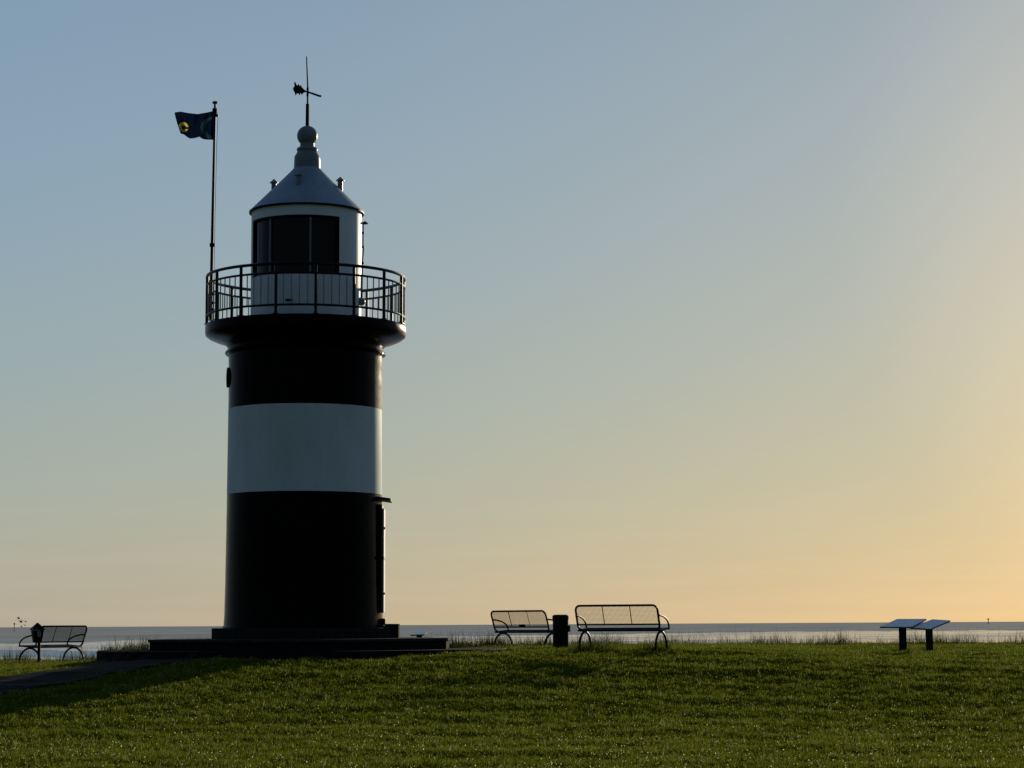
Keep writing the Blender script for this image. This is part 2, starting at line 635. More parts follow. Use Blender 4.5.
# ------------------------------------------------------------ lighthouse
lh = thing('lighthouse', 'black and white round lighthouse with railed gallery and grey conical roof', 'lighthouse', (TX, TY, TERR_TOP))
lh.rotation_euler = (0, R(0.20), 0)
Z0 = TERR_TOP


def P(py, rpx, dz=0.0):
    return (pr(rpx, py), hz(py) - Z0 + dz)


bm = bmesh.new()
add_lathe(bm, [(0, -0.02), (pr(91.3, 632), -0.02), (pr(91.3, 632), PL_TOP - Z0 - 0.015), (pr(90.7, 632), PL_TOP - Z0), (0, PL_TOP - Z0)], 96)
obj('plinth', bm, M_BRICK, lh, smooth=True)

zb = PL_TOP - Z0 + 0.003


def groove(py, rpx):
    r, z = P(py, rpx)
    return [(r, z - 0.007), (r - 0.006, z - 0.004), (r - 0.006, z + 0.004), (r, z + 0.007)]


bm = bmesh.new()
add_lathe(bm, [(0.3, zb), (pr(81.0, 627), zb), (pr(81.0, 627), zb + 0.03), (pr(79.6, 626), zb + 0.05), P(615, 79.0)] + groove(584, 78.3) + groove(536, 77.7) + [P(495.2, 77.2), (0.3, hz(495.2) - Z0)], 128)
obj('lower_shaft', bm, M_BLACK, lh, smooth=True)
bm = bmesh.new()
add_lathe(bm, [P(495.2, 77.25), P(450, 76.8), P(410.4, 76.45)], 128)
obj('white_band', bm, M_WHITE, lh, smooth=True)
bm = bmesh.new()
add_lathe(bm, [P(410.4, 76.4), P(380, 76.4), P(356.5, 76.6)], 128)
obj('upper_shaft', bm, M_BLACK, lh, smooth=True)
bm = bmesh.new()
add_lathe(bm, [P(356.5, 76.6), P(356, 79.2), P(354.4, 80.2), P(352.8, 79.6), P(352, 77.3), P(349, 77.5)], 128)
obj('ring_moulding', bm, M_BLACK, lh, smooth=True)
bm = bmesh.new()
DK = hz(326.6) - Z0
add_lathe(bm, [P(349, 77.5), P(346, 79.5), P(344, 83.5), P(342, 90), P(339.5, 96), P(337, 99.4), P(334.8, 100.0), P(328.0, 100.0), P(326.8, 99.4), (pr(50, 325), DK)], 128)
obj('gallery_deck', bm, M_BLACK, lh, smooth=True)

# railing
rail = obj('railing', (lambda b: (add_tube(b, [(pr(98.2, 278) * math.sin(R(a)), -pr(98.2, 278) * math.cos(R(a)), hz(278.7) - Z0) for a in range(0, 360, 3)], 0.033, 8, True), b)[1])(bmesh.new()), M_RAIL, lh, smooth=True)
RR = pr(98.2, 278)
zt = hz(278.7) - Z0
z2 = zt - 9.0 * scale_at((TX, TY, 8))
z3 = DK + 8.6 * scale_at((TX, TY, 8))
for zz in (z2, z3):
    bm = bmesh.new()
    add_tube(bm, [(RR * math.sin(R(a)), -RR * math.cos(R(a)), zz) for a in range(0, 360, 3)], 0.024, 8, True)
    obj('rail', bm, M_RAIL, rail, smooth=True)
for k in range(16):
    a = R(5.4 + 5.2 + 22.5 * k)
    bm = bmesh.new()
    x, y = RR * math.sin(a), -RR * math.cos(a)
    add_tube(bm, [(x, y, DK), (x, y, zt - 0.02)], 0.033, 10)
    add_box(bm, (x, y, DK + 0.006), (0.11, 0.11, 0.012), Matrix.Rotation(a, 3, 'Z'))
    obj('post', bm, M_RAIL, rail, smooth=True)
    for j in range(1, 5):
        b = a + R(22.5 * j / 5)
        x2, y2 = RR * math.sin(b), -RR * math.cos(b)
        bm = bmesh.new()
        add_tube(bm, [(x2, y2, z3), (x2, y2, z2)], 0.012, 8)
        obj('baluster', bm, M_BALU, rail, smooth=True)

# lantern room
RL = pr(55, 245)
zE = hz(212.3) - Z0
bm = bmesh.new()
OFF = 5.2                          # the camera stands this far off the tower's own front
WA0, WA1 = R(-74 + OFF), R(35.6 + OFF)
wz0, wz1 = hz(281.0) - Z0, hz(224.8) - Z0
add_lathe(bm, [(RL, DK), (RL, wz0), (RL - 0.07, wz0)], 128)
add_lathe(bm, [(RL - 0.07, wz1), (RL, wz1), (RL, zE)], 128)
add_lathe(bm, [(RL, wz0), (RL, wz1), (RL - 0.07, wz1), (RL - 0.07, wz0)], 90, a0=WA1, a1=WA0 + 2 * math.pi, closed=True)
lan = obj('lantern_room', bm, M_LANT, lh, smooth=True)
edges = [WA0, R(-41 + OFF), R(4 + OFF), WA1]
for a, b in zip(edges[:-1], edges[1:]):
    bm = bmesh.new()
    add_lathe(bm, [(RL - 0.05, wz0), (RL - 0.05, wz1)], 16, a0=a, a1=b)
    w = obj('window', bm, M_GLASS, lan, smooth=True)
for a in edges[1:3]:
    bm = bmesh.new()
    add_lathe(bm, [(RL - 0.045, wz0), (RL - 0.002, wz0), (RL - 0.002, wz1), (RL - 0.045, wz1)], 3, a0=a - R(0.85), a1=a + R(0.85), closed=True)
    obj('mullion', bm, M_MULL, lan)
# dark surround of the glazing
bm = bmesh.new()
for a in (WA0 + R(0.8), WA1 - R(0.8)):
    add_lathe(bm, [(RL - 0.045, wz0), (RL + 0.004, wz0), (RL + 0.004, wz1), (RL - 0.045, wz1)], 2, a0=a - R(0.8), a1=a + R(0.8), closed=True)
add_lathe(bm, [(RL - 0.03, wz1 - 0.035), (RL + 0.006, wz1 - 0.035), (RL + 0.006, wz1 + 0.012), (RL - 0.03, wz1 + 0.012)], 60, a0=WA0, a1=WA1, closed=True)
obj('window_frame', bm, M_IRON, lan)
# small fittings on the lantern wall
bm = bmesh.new()
a = R(-17 + OFF)
add_box(bm, ((RL + 0.02) * math.sin(a), -(RL + 0.02) * math.cos(a), hz(307.5) - Z0), (0.16, 0.05, 0.035), Matrix.Rotation(a, 3, 'Z'), 0.005)
obj('handle', bm, M_IRON, lan)
bm = bmesh.new()
a = R(92 + OFF)
q0 = Vector((math.sin(a), -math.cos(a), 0))
zl = hz(222) - Z0
add_tube(bm, [q0 * (RL - 0.02) + Vector((0, 0, zl)), q0 * (RL + 0.07) + Vector((0, 0, zl + 0.01))], 0.018, 8)
add_lathe(bm, [(0.0, zl + 0.05), (0.075, zl - 0.005), (0.06, zl - 0.02), (0, zl - 0.02)], 14, q0.x * (RL + 0.07), q0.y * (RL + 0.07))
obj('wall_lamp', bm, M_IRON, lan, smooth=True)
bm = bmesh.new()
add_tube(bm, [q0 * (RL + 0.035) + Vector((0, 0, zl)), q0 * (RL + 0.03) + Vector((0, 0, hz(243) - Z0)), q0 * (RL + 0.045) + Vector((0, 0, hz(247) - Z0)), q0 * (RL + 0.02) + Vector((0, 0, hz(262) - Z0)), q0 * (RL + 0.015) + Vector((0, 0, hz(300) - Z0))], 0.013, 6)
for yy in (232, 246, 262):
    add_box(bm, q0 * (RL + 0.025) + Vector((0, 0, hz(yy) - Z0)), (0.07, 0.06, 0.035))
obj('conduit', bm, M_IRON, lan)
bm = bmesh.new()
a = R(76 + OFF)
q1 = Vector((math.sin(a), -math.cos(a), 0))
zc = hz(303) - Z0
c = q1 * (RL + 0.03) + Vector((0, 0, zc))
for k in range(1):
    b2 = bmesh.new()
    bmesh.ops.create_uvsphere(b2, u_segments=16, v_segments=10, radius=0.085)
    vm = {v: bm.verts.new(c + v.co) for v in b2.verts}
    for f in b2.faces:
        bm.faces.new([vm[v] for v in f.verts])
    b2.free()
obj('signal_horn', bm, M_FINIAL, lan, smooth=True)

# roof
bm = bmesh.new()
add_lathe(bm, [P(213.6, 54.9), P(213.6, 56.8), P(212.4, 56.8), P(200, 44.3), P(186, 30.2), P(172, 16.2), P(168.5, 13.2)], 128)
roof = obj('roof', bm, M_ROOF, lh, smooth=True)
bm = bmesh.new()
add_lathe(bm, [P(214.3, 55.2), P(214.3, 57.3), P(212.6, 57.3), P(212.6, 56.0)], 128, closed=True)
obj('eave_rim', bm, M_IRON, roof, smooth=True)
bm = bmesh.new()
add_lathe(bm, [P(169, 13.2), P(160, 12.9), P(157, 12.7), P(153.5, 10.6), P(151, 9.4)], 64)
add_lathe(bm, [P(151.2, 9.0), P(151, 10.3), P(149.5, 10.6), P(148, 9.6), P(146.8, 7.2), P(143, 7.0)], 64)
obj('finial_neck', bm, M_FINIAL, roof, smooth=True)
bm = bmesh.new()
zc = hz(136) - Z0
rb = pr(10.3, 136)
add_lathe(bm, [(rb * math.sin(t), zc - rb * math.cos(t)) for t in np.linspace(0, math.pi, 25)], 48)
obj('finial_ball', bm, M_FINIAL, roof, smooth=True)
for k in range(4):
    a = R(-14 + OFF + 90 * k)
    rv = pr(34, 185)
    x, y = rv * math.sin(a), -rv * math.cos(a)
    zr = hz(190.5) - Z0
    zt_ = hz(181) - Z0
    bm = bmesh.new()
    add_lathe(bm, [(0.055, zr - 0.08), (0.055, zt_ - 0.02)], 16, x, y)
    add_lathe(bm, [(0.0, zt_ - 0.025), (0.09, zt_ - 0.025), (0.09, zt_ - 0.01), (0.045, zt_ + 0.03), (0, zt_ + 0.075)], 16, x, y)
    obj('ventilator', bm, M_FINIAL, roof, smooth=True)
# weather vane and lightning rod
zv0, zv1 = hz(126.3) - Z0, hz(104) - Z0
bm = bmesh.new()
add_tube(bm, [(0, 0, zv0 - 0.05), (0, 0, zv1)], [0.042, 0.038], 10)
add_tube(bm, [(0, 0, zv1), (0, 0, hz(95) - Z0)], 0.019, 10)
vane = obj('weather_vane', bm, M_IRON, roof, smooth=True)
bm = bmesh.new()
pxm = scale_at((TX, TY, hz(95)))
zv = hz(92) - Z0
add_lathe(bm, [(0, zv - 0.12), (0.026, zv - 0.09), (0.026, zv + 0.09), (0, zv + 0.14)], 12)
obj('hub', bm, M_IRON, vane, smooth=True)
bm = bmesh.new()
add_tube(bm, [(0, 0, zv + 0.1), (-0.03, 0, hz(56.5) - Z0)], [0.016, 0.011], 6)
obj('lightning_rod', bm, M_IRON, vane)
bm = bmesh.new()
# ragged fan shaped tail and a thin pointer, as one sheet of metal
def vp(px, py):
    return ((px - 307.0) * pxm, hz(py) - Z0)
tail = [(306, 92.2), (303.5, 92.5), (300.8, 95.3), (300.2, 92.9), (298.8, 95.8), (297.8, 93.6), (296.6, 93.8), (294.8, 95.9), (294.2, 93.2), (292.6, 90.4), (292.3, 88.2), (293.8, 87.0), (293.4, 83.0), (294.6, 82.2), (295.8, 85.2), (297.0, 85.8), (297.7, 84.0), (299.2, 86.4), (300.3, 85.0), (301.2, 87.4), (303.5, 89.8), (306, 91.2)]
add_prism(bm, [vp(*p) for p in tail], 0.02, Matrix.Rotation(R(8), 4, 'Z'))
obj('vane_tail', bm, M_IRON, vane)
bm = bmesh.new()
ptr = [(307.2, 91.1), (318.6, 94.6), (320.9, 95.0), (320.5, 96.8), (318, 96.4), (307.2, 92.8)]
add_prism(bm, [vp(*p) for p in ptr], 0.025, Matrix.Rotation(R(8), 4, 'Z'))
obj('vane_pointer', bm, M_IRON, vane)

# door on the right flank
th = R(86 + OFF)
MD = Matrix.Rotation(th, 4, 'Z')
DW = 0.95
dz0, dz1 = hz(613) - Z0, hz(505.5) - Z0
dr = pr(78.6, 560)
bm = bmesh.new()
yc = -(dr - 0.15)
add_box(bm, MD @ Vector((-DW / 2 + 0.04, yc, (dz0 + dz1) / 2)), (0.08, 0.30, dz1 - dz0), MD.to_3x3(), 0.004)
add_box(bm, MD @ Vector((DW / 2 - 0.04, yc, (dz0 + dz1) / 2)), (0.08, 0.30, dz1 - dz0), MD.to_3x3(), 0.004)
add_box(bm, MD @ Vector((0, yc, dz1 - 0.04)), (DW - 0.166, 0.298, 0.08), MD.to_3x3(), 0.004)
fr = obj('door_frame', bm, M_IRON, lh)
bm = bmesh.new()
add_box(bm, MD @ Vector((0, yc - 0.012, (dz0 + dz1) / 2 - 0.04)), (DW - 0.166, 0.35, dz1 - dz0 - 0.084), MD.to_3x3(), 0.006)
door = obj('door', bm, M_DOOR, lh)
bm = bmesh.new()
add_box(bm, MD @ Vector((0.0, yc - 0.012, hz(558.5) - Z0)), (DW + 0.05, 0.36, 0.06), MD.to_3x3(), 0.004)
obj('door_bar', bm, M_IRON, door)
for yy in (529, 594):
    bm = bmesh.new()
    add_box(bm, MD @ Vector((-DW / 2 + 0.14, -(dr + 0.04), hz(yy) - Z0)), (0.05, 0.04, 0.05), MD.to_3x3(), 0.004)
    obj('hinge', bm, M_IRON, door)
bm = bmesh.new()
can = MD @ Matrix.Translation((0, -(dr + 0.0), hz(499.6) - Z0)) @ Matrix.Rotation(R(8), 4, 'X')
add_box(bm, can.to_translation(), (1.1, 0.36, 0.045), can.to_3x3(), 0.006)
obj('canopy', bm, M_IRON, lh)
bm = bmesh.new()
add_box(bm, MD @ Vector((0, -(dr - 0.05), hz(622) - Z0)), (0.8, 0.24, 0.14), MD.to_3x3(), 0.01)
obj('threshold', bm, M_IRON, lh)
bm = bmesh.new()
add_box(bm, MD @ Vector((0, -pr(88.5, 630), (hz(624) - Z0 + 0.002) / 2)), (0.9, pr(14, 630), hz(624) - Z0 - 0.002), MD.to_3x3(), 0.012)
obj('door_step', bm, M_BRICK, lh)
# porthole on the left flank
th = R(-84 + OFF)
MP = Matrix.Rotation(th, 4, 'Z') @ Matrix.Translation((0, -(pr(76.4, 380) - 0.06), hz(379) - Z0)) @ Matrix.Rotation(R(90), 4, 'X')
bm = bmesh.new()
rp_ = 0.215
b2 = bmesh.new()
add_lathe(b2, [(rp_ - 0.06, 0.09), (rp_ - 0.05, 0.10), (rp_ - 0.01, 0.10), (rp_, 0.085), (rp_, -0.05), (rp_ - 0.06, -0.05)], 32, closed=True)
b2.transform(MP)
port = obj('porthole', b2, M_IRON, lh, smooth=True)
bm.free()
b2 = bmesh.new()
add_lathe(b2, [(0, 0.08), (rp_ - 0.055, 0.08)], 32)
b2.transform(MP)
obj('pane', b2, M_GLASS, port)

# ------------------------------------------------------------ flag pole and flag
pb = at(210.6, 320, D)
pt = at(215.0, 103.5, D)
pole = thing('flag_pole', 'thin dark flag pole rising from the left edge of the lighthouse gallery', 'flagpole', pb)
bm = bmesh.new()
dv = pt - pb
add_tube(bm, [(0, 0, 0), dv * 0.45, dv], [0.036, 0.032, 0.024], 12)
obj('pole', bm, M_POLE, pole, smooth=True)
bm = bmesh.new()
add_lathe(bm, [(0, dv.z - 0.01), (0.055, dv.z), (0.06, dv.z + 0.02), (0.045, dv.z + 0.045), (0, dv.z + 0.055)], 16, dv.x, dv.y)
obj('cap', bm, M_IRON, pole, smooth=True)
bm = bmesh.new()
for t in (0.345, 0.965, 0.97):
    c = dv * t
    add_lathe(bm, [(0.03, c.z - 0.05), (0.055, c.z - 0.04), (0.055, c.z + 0.03), (0.03, c.z + 0.04)], 12, c.x, c.y)
add_box(bm, dv * 0.945 + Vector((0.05, 0, 0)), (0.05, 0.03, 0.07))
add_tube(bm, [dv * 0.945 + Vector((0.07, 0, 0)), dv * 0.80 + Vector((0.055, 0, 0)), dv * 0.45 + Vector((0.05, -0.01, 0)), dv * 0.1 + Vector((0.06, -0.02, 0))], 0.005, 5)
for t in (0.08, 0.12, 0.05):
    add_box(bm, dv * t + Vector((0.02, -0.03, 0)), (0.13, 0.09, 0.05), Euler((0.3, 0.5, 0.2)).to_matrix())
obj('fitting', bm, M_IRON, pole)

FL_Y = D - 0.08
def flag_edge(u):                       # u 0 at hoist .. 1 at fly: top and bottom rows of the photo outline
    top = np.interp(u, [0, 0.2, 0.42, 0.65, 0.85, 1.0], [110.9, 112.6, 114.0, 113.0, 111.5, 112.4])
    bot = np.interp(u, [0, 0.15, 0.30, 0.36, 0.44, 0.58, 0.72, 0.80, 0.9, 1.0], [139.9, 139.7, 139.4, 138.6, 136.8, 138.2, 138.6, 137.2, 134.5, 133.6])
    return top, bot


def flag_pt(u, v, off=0.0):
    top, bot = flag_edge(u)
    x = 214.0 - u * (39.4 - 6.0 * v ** 1.3)
    y = top + (bot - top) * v
    w = 0.11 * math.sin(u * 9.0 + v * 1.6) * (0.25 + u) + 0.035 * math.sin(u * 21 - v * 3.5)
    p = at(x, y, FL_Y + w + off)
    return p


fp = flag_pt(0, 0)
flag = thing('flag', 'dark blue flag with a yellow ring flying left from the pole', 'flag', fp)


def cloth(name, base, rough=0.8, tr=0.3):
    m = bpy.data.materials.new(name)
    m.use_nodes = True
    nt = m.node_tree
    p = nt.nodes['Principled BSDF']
    p.inputs['Base Color'].default_value = (*base, 1)
    p.inputs['Roughness'].default_value = rough
    p.inputs['Specular IOR Level'].default_value = 0.1
    t = nt.nodes.new('ShaderNodeBsdfTranslucent')
    t.inputs['Color'].default_value = (*base, 1)
    mx = nt.nodes.new('ShaderNodeMixShader')
    mx.inputs[0].default_value = tr
    w = nt.nodes.new('ShaderNodeTexWave')
    w.inputs['Scale'].default_value = 180
    tc = nt.nodes.new('ShaderNodeTexCoord')
    nt.links.new(tc.outputs['Object'], w.inputs['Vector'])
    bp = nt.nodes.new('ShaderNodeBump')
    bp.inputs['Strength'].default_value = 0.1
    bp.inputs['Distance'].default_value = 0.002
    nt.links.new(w.outputs['Fac'], bp.inputs['Height'])
    nt.links.new(bp.outputs[0], p.inputs['Normal'])
    nt.links.new(p.outputs[0], mx.inputs[1])
    nt.links.new(t.outputs[0], mx.inputs[2])
    nt.links.new(mx.outputs[0], nt.nodes['Material Output'].inputs['Surface'])
    return m


M_NAVY = cloth('navy_flag_cloth', (0.005, 0.009, 0.032), tr=0.3)
M_YEL = cloth('yellow_flag_cloth', (0.46, 0.40, 0.07), tr=0.5)
M_TEAL = cloth('teal_flag_cloth', (0.014, 0.042, 0.058), tr=0.4)
bm = bmesh.new()
NU, NV = 150, 100
g = [[bm.verts.new(flag_pt(i / NU, j / NV) - fp) for i in range(NU + 1)] for j in range(NV + 1)]
for j in range(NV):
    for i in range(NU):
        f = bm.faces.new((g[j][i], g[j][i + 1], g[j + 1][i + 1], g[j + 1][i]))
        u, v = (i + 0.5) / NU, (j + 0.5) / NV
        # flag is about 40 by 28 photo pixels
        tp_, bt_ = flag_edge(u)
        dx_ = 183.4 - (214.0 - u * (39.4 - 6.0 * v ** 1.3))
        dy_ = tp_ + (bt_ - tp_) * v - 127.2
        rr_ = math.hypot(dx_, dy_)
        if math.hypot(dx_ + 0.5, dy_ - 0.2) > 2.2 and rr_ < 4.9 and not (dx_ < -2.2 and -0.2 < dy_ < 1.8):
            f.material_index = 1
        ex_, ey_ = (u - 0.06) * 40, (v - 0.58) * 27
        r1 = math.hypot(ex_ / 12.4, ey_ / 10.5)
        r2 = math.hypot((ex_ + 3.0) / 9.6, ey_ / 9.0)
        if r1 < 1 and r2 > 1 and ex_ > -1:
            f.material_index = 2
obj('cloth', bm, [M_NAVY, M_YEL, M_TEAL], flag, smooth=True)

# ------------------------------------------------------------ benches
BL = 1.74


def arc_pts(y0, z0, y1, z1, h, n=14, x=0.0):
    """half ellipse in the y-z plane between two feet, h high over the mid of the feet"""
    pts = []
    for i in range(n + 1):
        t = math.pi * i / n
        pts.append((x, (y0 + y1) / 2 - (y1 - y0) / 2 * math.cos(t), z0 + (z1 - z0) * i / n + h * math.sin(t)))
    return pts


def make_bench(label, loc, rotz, plaque=False):
    t = thing('mesh_bench', label, 'bench', loc, rotz, 'dark metal mesh benches facing the sea')
    SZ, TZ, LEAN = 0.40, 0.88, 0.17
    h = BL / 2

    def bk(x, s):                      # point on the leaning back, s 0 seat .. 1 top
        return Vector((x, -LEAN * s, SZ + (TZ - SZ) * s))
    # back frame: rounded loop
    bm = bmesh.new()
    loop = []
    rad, rs = 0.10, 0.10 / (TZ - SZ)
    for cx, cs, a0 in ((h - rad, 1 - rs, 0), (-h + rad, 1 - rs, 90), (-h + rad, rs, 180), (h - rad, rs, 270)):
        for k in range(7):
            a = R(a0 + 15 * k)
            loop.append(bk(cx + rad * math.cos(a), cs + rs * math.sin(a)))
    add_tube(bm, loop, 0.022, 8, True)
    back = obj('backrest', bm, M_BENCH, t, smooth=True)
    bm = bmesh.new()
    add_tube(bm, [bk(-h, 0.22), bk(h, 0.22)], 0.016, 8)
    for f in (-1 / 6, 1 / 6):
        add_tube(bm, [bk(BL * f, 0.22), bk(BL * f, 1.0)], 0.009, 6)
    obj('back_bar', bm, M_BENCH, back)
    bm = bmesh.new()
    ang = math.atan2(LEAN, TZ - SZ)
    rot = Matrix.Rotation(ang, 3, 'X')
    nv = 68
    for i in range(1, nv):
        x = -h + BL * i / nv
        s1 = 0.985 if abs(x) < h - rad else 0.985 - rs * (1 - math.sqrt(max(0, 1 - ((abs(x) - h + rad) / rad) ** 2)))
        a, b = bk(x, 0.22), bk(x, s1)
        add_box(bm, (a + b) / 2, (0.0019, 0.0075, (b - a).length), rot)
    for j in range(1, 15):
        s = 0.22 + 0.78 * j / 15
        add_box(bm, bk(0, s), (BL - 0.02, 0.005, 0.0019), rot)
    obj('back_mesh', bm, M_BENCH, back)
    # seat
    bm = bmesh.new()
    SD = 0.46
    lp = []
    for cx, cy, a0 in ((h - 0.06, SD - 0.06, 0), (-h + 0.06, SD - 0.06, 90), (-h + 0.06, 0.02, 180), (h - 0.06, 0.02, 270)):
        for k in range(5):
            a = R(a0 + 22.5 * k)
            lp.append((cx + 0.06 * math.cos(a), cy + 0.06 * math.sin(a), SZ - 0.01 + 0.03 * (cy > 0.2)))
    add_tube(bm, lp, 0.022, 8, True)
    seat = obj('seat', bm, M_BENCH, t, smooth=True)
    bm = bmesh.new()
    for i in range(1, nv):
        add_box(bm, (-h + BL * i / nv, SD / 2 - 0.01, SZ + 0.004), (0.003, SD, 0.007), Matrix.Rotation(0.06, 3, 'X'))
    for j in range(1, 20):
        yy = -0.03 + SD * j / 20
        add_box(bm, (0, yy, SZ - 0.008 + 0.03 * yy / SD), (BL - 0.03, 0.003, 0.007))
    for f in (-1 / 6, 1 / 6):
        add_tube(bm, [(BL * f, -0.03, SZ - 0.02), (BL * f, SD - 0.01, SZ + 0.008)], 0.010, 6)
    obj('seat_mesh', bm, M_BENCH, seat)
    for sx in (-1, 1):
        x = sx * (h + 0.015)
        bm = bmesh.new()
        p0 = bk(x, 0.50)
        pts = [p0 + (Vector((x, SD + 0.0, SZ + 0.01)) - p0) * (1 - math.cos(math.pi / 2 * i / 12)) * Vector((0, 0, 0)).length for i in range(0)]
        for i in range(15):
            a = math.pi / 2 * i / 14
            pts.append((x, p0.y + (SD - p0.y) * math.sin(a) ** 1.1, SZ + 0.01 + (p0.z + 0.03 - SZ) * math.cos(a) ** 0.75 if i < 14 else SZ + 0.0))
        add_tube(bm, pts, 0.019, 8)
        obj('armrest', bm, M_BENCH, t, smooth=True)
        bm = bmesh.new()
        xl = sx * (h - 0.06)
        add_tube(bm, [(xl, -0.12, -0.10)] + arc_pts(-0.12, 0.0, SD + 0.07, 0.0, SZ - 0.035, 18, xl) + [(xl, SD + 0.07, -0.10)], 0.024, 8)
        obj('leg', bm, M_BENCH, t, smooth=True)
    if plaque:
        bm = bmesh.new()
        add_box(bm, bk(0.05, 0.30) + Vector((0, -0.008, 0)), (0.20, 0.012, 0.055), rot, 0.003)
        obj('plaque', bm, M_IRON, back)
    return t


def bench_at(label, px, py, Yd, ang, plaque=False):
    """px,py: where the middle of the back's foot (seat height) stands in the photo"""
    p = at(px, py, Yd)
    make_bench(label, (p.x, p.y, p.z - 0.40), R(ang), plaque)
    print('bench', px, 'root z', p.z - 0.40, 'ground', gz(p.x, p.y))


bench_at('dark mesh bench standing right of the black cylindrical litter bin', 619, 629.8, 45.5, -24)
bench_at('dark mesh bench with a small plaque standing left of the black cylindrical litter bin', 522.3, 631.6, 54.0, -43, True)
bench_at('lone dark mesh bench left of the lighthouse with the hooded bin at its end', 58.8, 646.4, 55.0, 62)

# ------------------------------------------------------------ litter bins
p = at(560.8, 646.5, 49.5)
lb = thing('litter_bin', 'black cylindrical litter bin standing between the two mesh benches', 'litter bin', (p.x, p.y, p.z))
hB = at(560.8, 614.6, 49.5).z - p.z
rB = 7.9 * 49.5 / F
bm = bmesh.new()
add_lathe(bm, [(0, -0.05), (rB - 0.01, -0.05), (rB - 0.006, 0.02), (rB, 0.04), (rB, hB - 0.09)], 40)
obj('body', bm, M_BIN, lb, smooth=True)
bm = bmesh.new()
add_lathe(bm, [(rB + 0.001, hB - 0.105), (rB + 0.008, hB - 0.105), (rB + 0.008, hB - 0.03), (rB - 0.02, hB - 0.006), (rB - 0.05, hB), (0.09, hB), (0.09, hB - 0.03)], 40)
obj('lid', bm, M_BIN, lb, smooth=True)
bm = bmesh.new()
add_box(bm, (rB + 0.018, -0.02, hB - 0.30), (0.04, 0.09, 0.14), None, 0.006)
obj('lock_plate', bm, M_RED, lb)

p = at(38.6, 660.5, 53.6)
hb = thing('hooded_bin', 'black hooded bin on a short post at the left end of the lone bench', 'litter bin', (p.x, p.y, p.z), R(28))
m1 = 53.6 / F
zA, zC, zBt = [at(36.9, q_, 53.6).z - p.z for q_ in (622.8, 630.2, 642.5)]
xo = (36.9 - 38.6) * m1


def frust(bm, w0, d0, z0, w1, d1, z1, x=0.0):
    a = [bm.verts.new((x + sx * w0 / 2, sy * d0 / 2, z0)) for sx, sy in ((-1, -1), (1, -1), (1, 1), (-1, 1))]
    b = [bm.verts.new((x + sx * w1 / 2, sy * d1 / 2, z1)) for sx, sy in ((-1, -1), (1, -1), (1, 1), (-1, 1))]
    bm.faces.new(a[::-1])
    bm.faces.new(b)
    for i in range(4):
        bm.faces.new((a[i], a[(i + 1) % 4], b[(i + 1) % 4], b[i]))


bm = bmesh.new()
frust(bm, 0.17, 0.15, zBt, 0.255, 0.20, zC - 0.002, xo)
obj('body', bm, M_BIN, hb)
bm = bmesh.new()
frust(bm, 0.29, 0.23, zC, 0.30, 0.24, zC + 0.025, xo)
frust(bm, 0.30, 0.24, zC + 0.026, 0.03, 0.03, zA, xo)
obj('hood', bm, M_BIN, hb)
bm = bmesh.new()
add_lathe(bm, [(0, 0.0), (0.05, 0.0), (0.05, 0.012), (0, 0.012)], 20)
bm.transform(Matrix.Translation((xo + 0.01, -0.098, (zC + zBt) / 2 + 0.06)) @ Matrix.Rotation(R(84), 4, 'X') @ Matrix.Diagonal((1, 1.7, 1, 1)))
obj('sticker', bm, mat('grey_sticker', (0.16, 0.17, 0.18), 0.4), hb)
bm = bmesh.new()
add_tube(bm, [(xo + 0.06, 0.05, -0.1), (xo + 0.06, 0.05, zBt + 0.05)], 0.035, 12)
obj('post', bm, M_POST, hb, smooth=True)

# ------------------------------------------------------------ information boards
def info_board(label, corners, Yd, post_px, post_py, pw):
    """corners: front-left, back-left, back-right, front-right photo positions of the sloping desk"""
    base = at(post_px, post_py, Yd)
    t = thing('info_board', label, 'information board', base, 0, 'low sloping information boards')
    fl, bl, br, fr_ = corners
    # plan: near (low) edge towards the viewer's left, far (high) edge away to the right
    A = at(*fl, Yd - 0.10)
    B = at(*bl, Yd + 0.34)
    C_ = at(*br, Yd + 0.28)
    Dd = at(*fr_, Yd - 0.16)
    n = (B - A).cross(Dd - A).normalized()
    if n.z < 0:
        n = -n
    bm = bmesh.new()
    up = [bm.verts.new(v - base) for v in (A, B, C_, Dd)]
    lo = [bm.verts.new(v - base - n * 0.012) for v in (A, B, C_, Dd)]
    bm.faces.new(up)
    bm.faces.new(lo[::-1])
    for i in range(4):
        bm.faces.new((up[(i + 1) % 4], up[i], lo[i], lo[(i + 1) % 4]))
    obj('panel', bm, M_PANEL, t)
    bm = bmesh.new()
    ctr = (A + B + C_ + Dd) / 4
    ring = []
    for v in (A, B, C_, Dd):
        o_ = ctr + (v - ctr) * 1.015
        ring.append((bm.verts.new(o_ - base - n * 0.014), bm.verts.new(o_ - base - n * 0.034)))
    bm.faces.new([r[0] for r in ring])
    bm.faces.new([r[1] for r in ring][::-1])
    for i in range(4):
        j = (i + 1) % 4
        bm.faces.new((ring[j][0], ring[i][0], ring[i][1], ring[j][1]))
    obj('tray', bm, M_POST, t)
    bm = bmesh.new()
    top = at(post_px - 0.3, 626.0, Yd + 0.02).z - base.z
    yo = 0.03
    zt0 = ((ctr - base).z - 0.035)
    w = pw * Yd / F
    add_box(bm, (0, yo, (zt0 - 0.12) / 2 - 0.005), (w, 0.10, zt0 + 0.10), None, 0.006)
    obj('post', bm, M_POST, t)
    return t


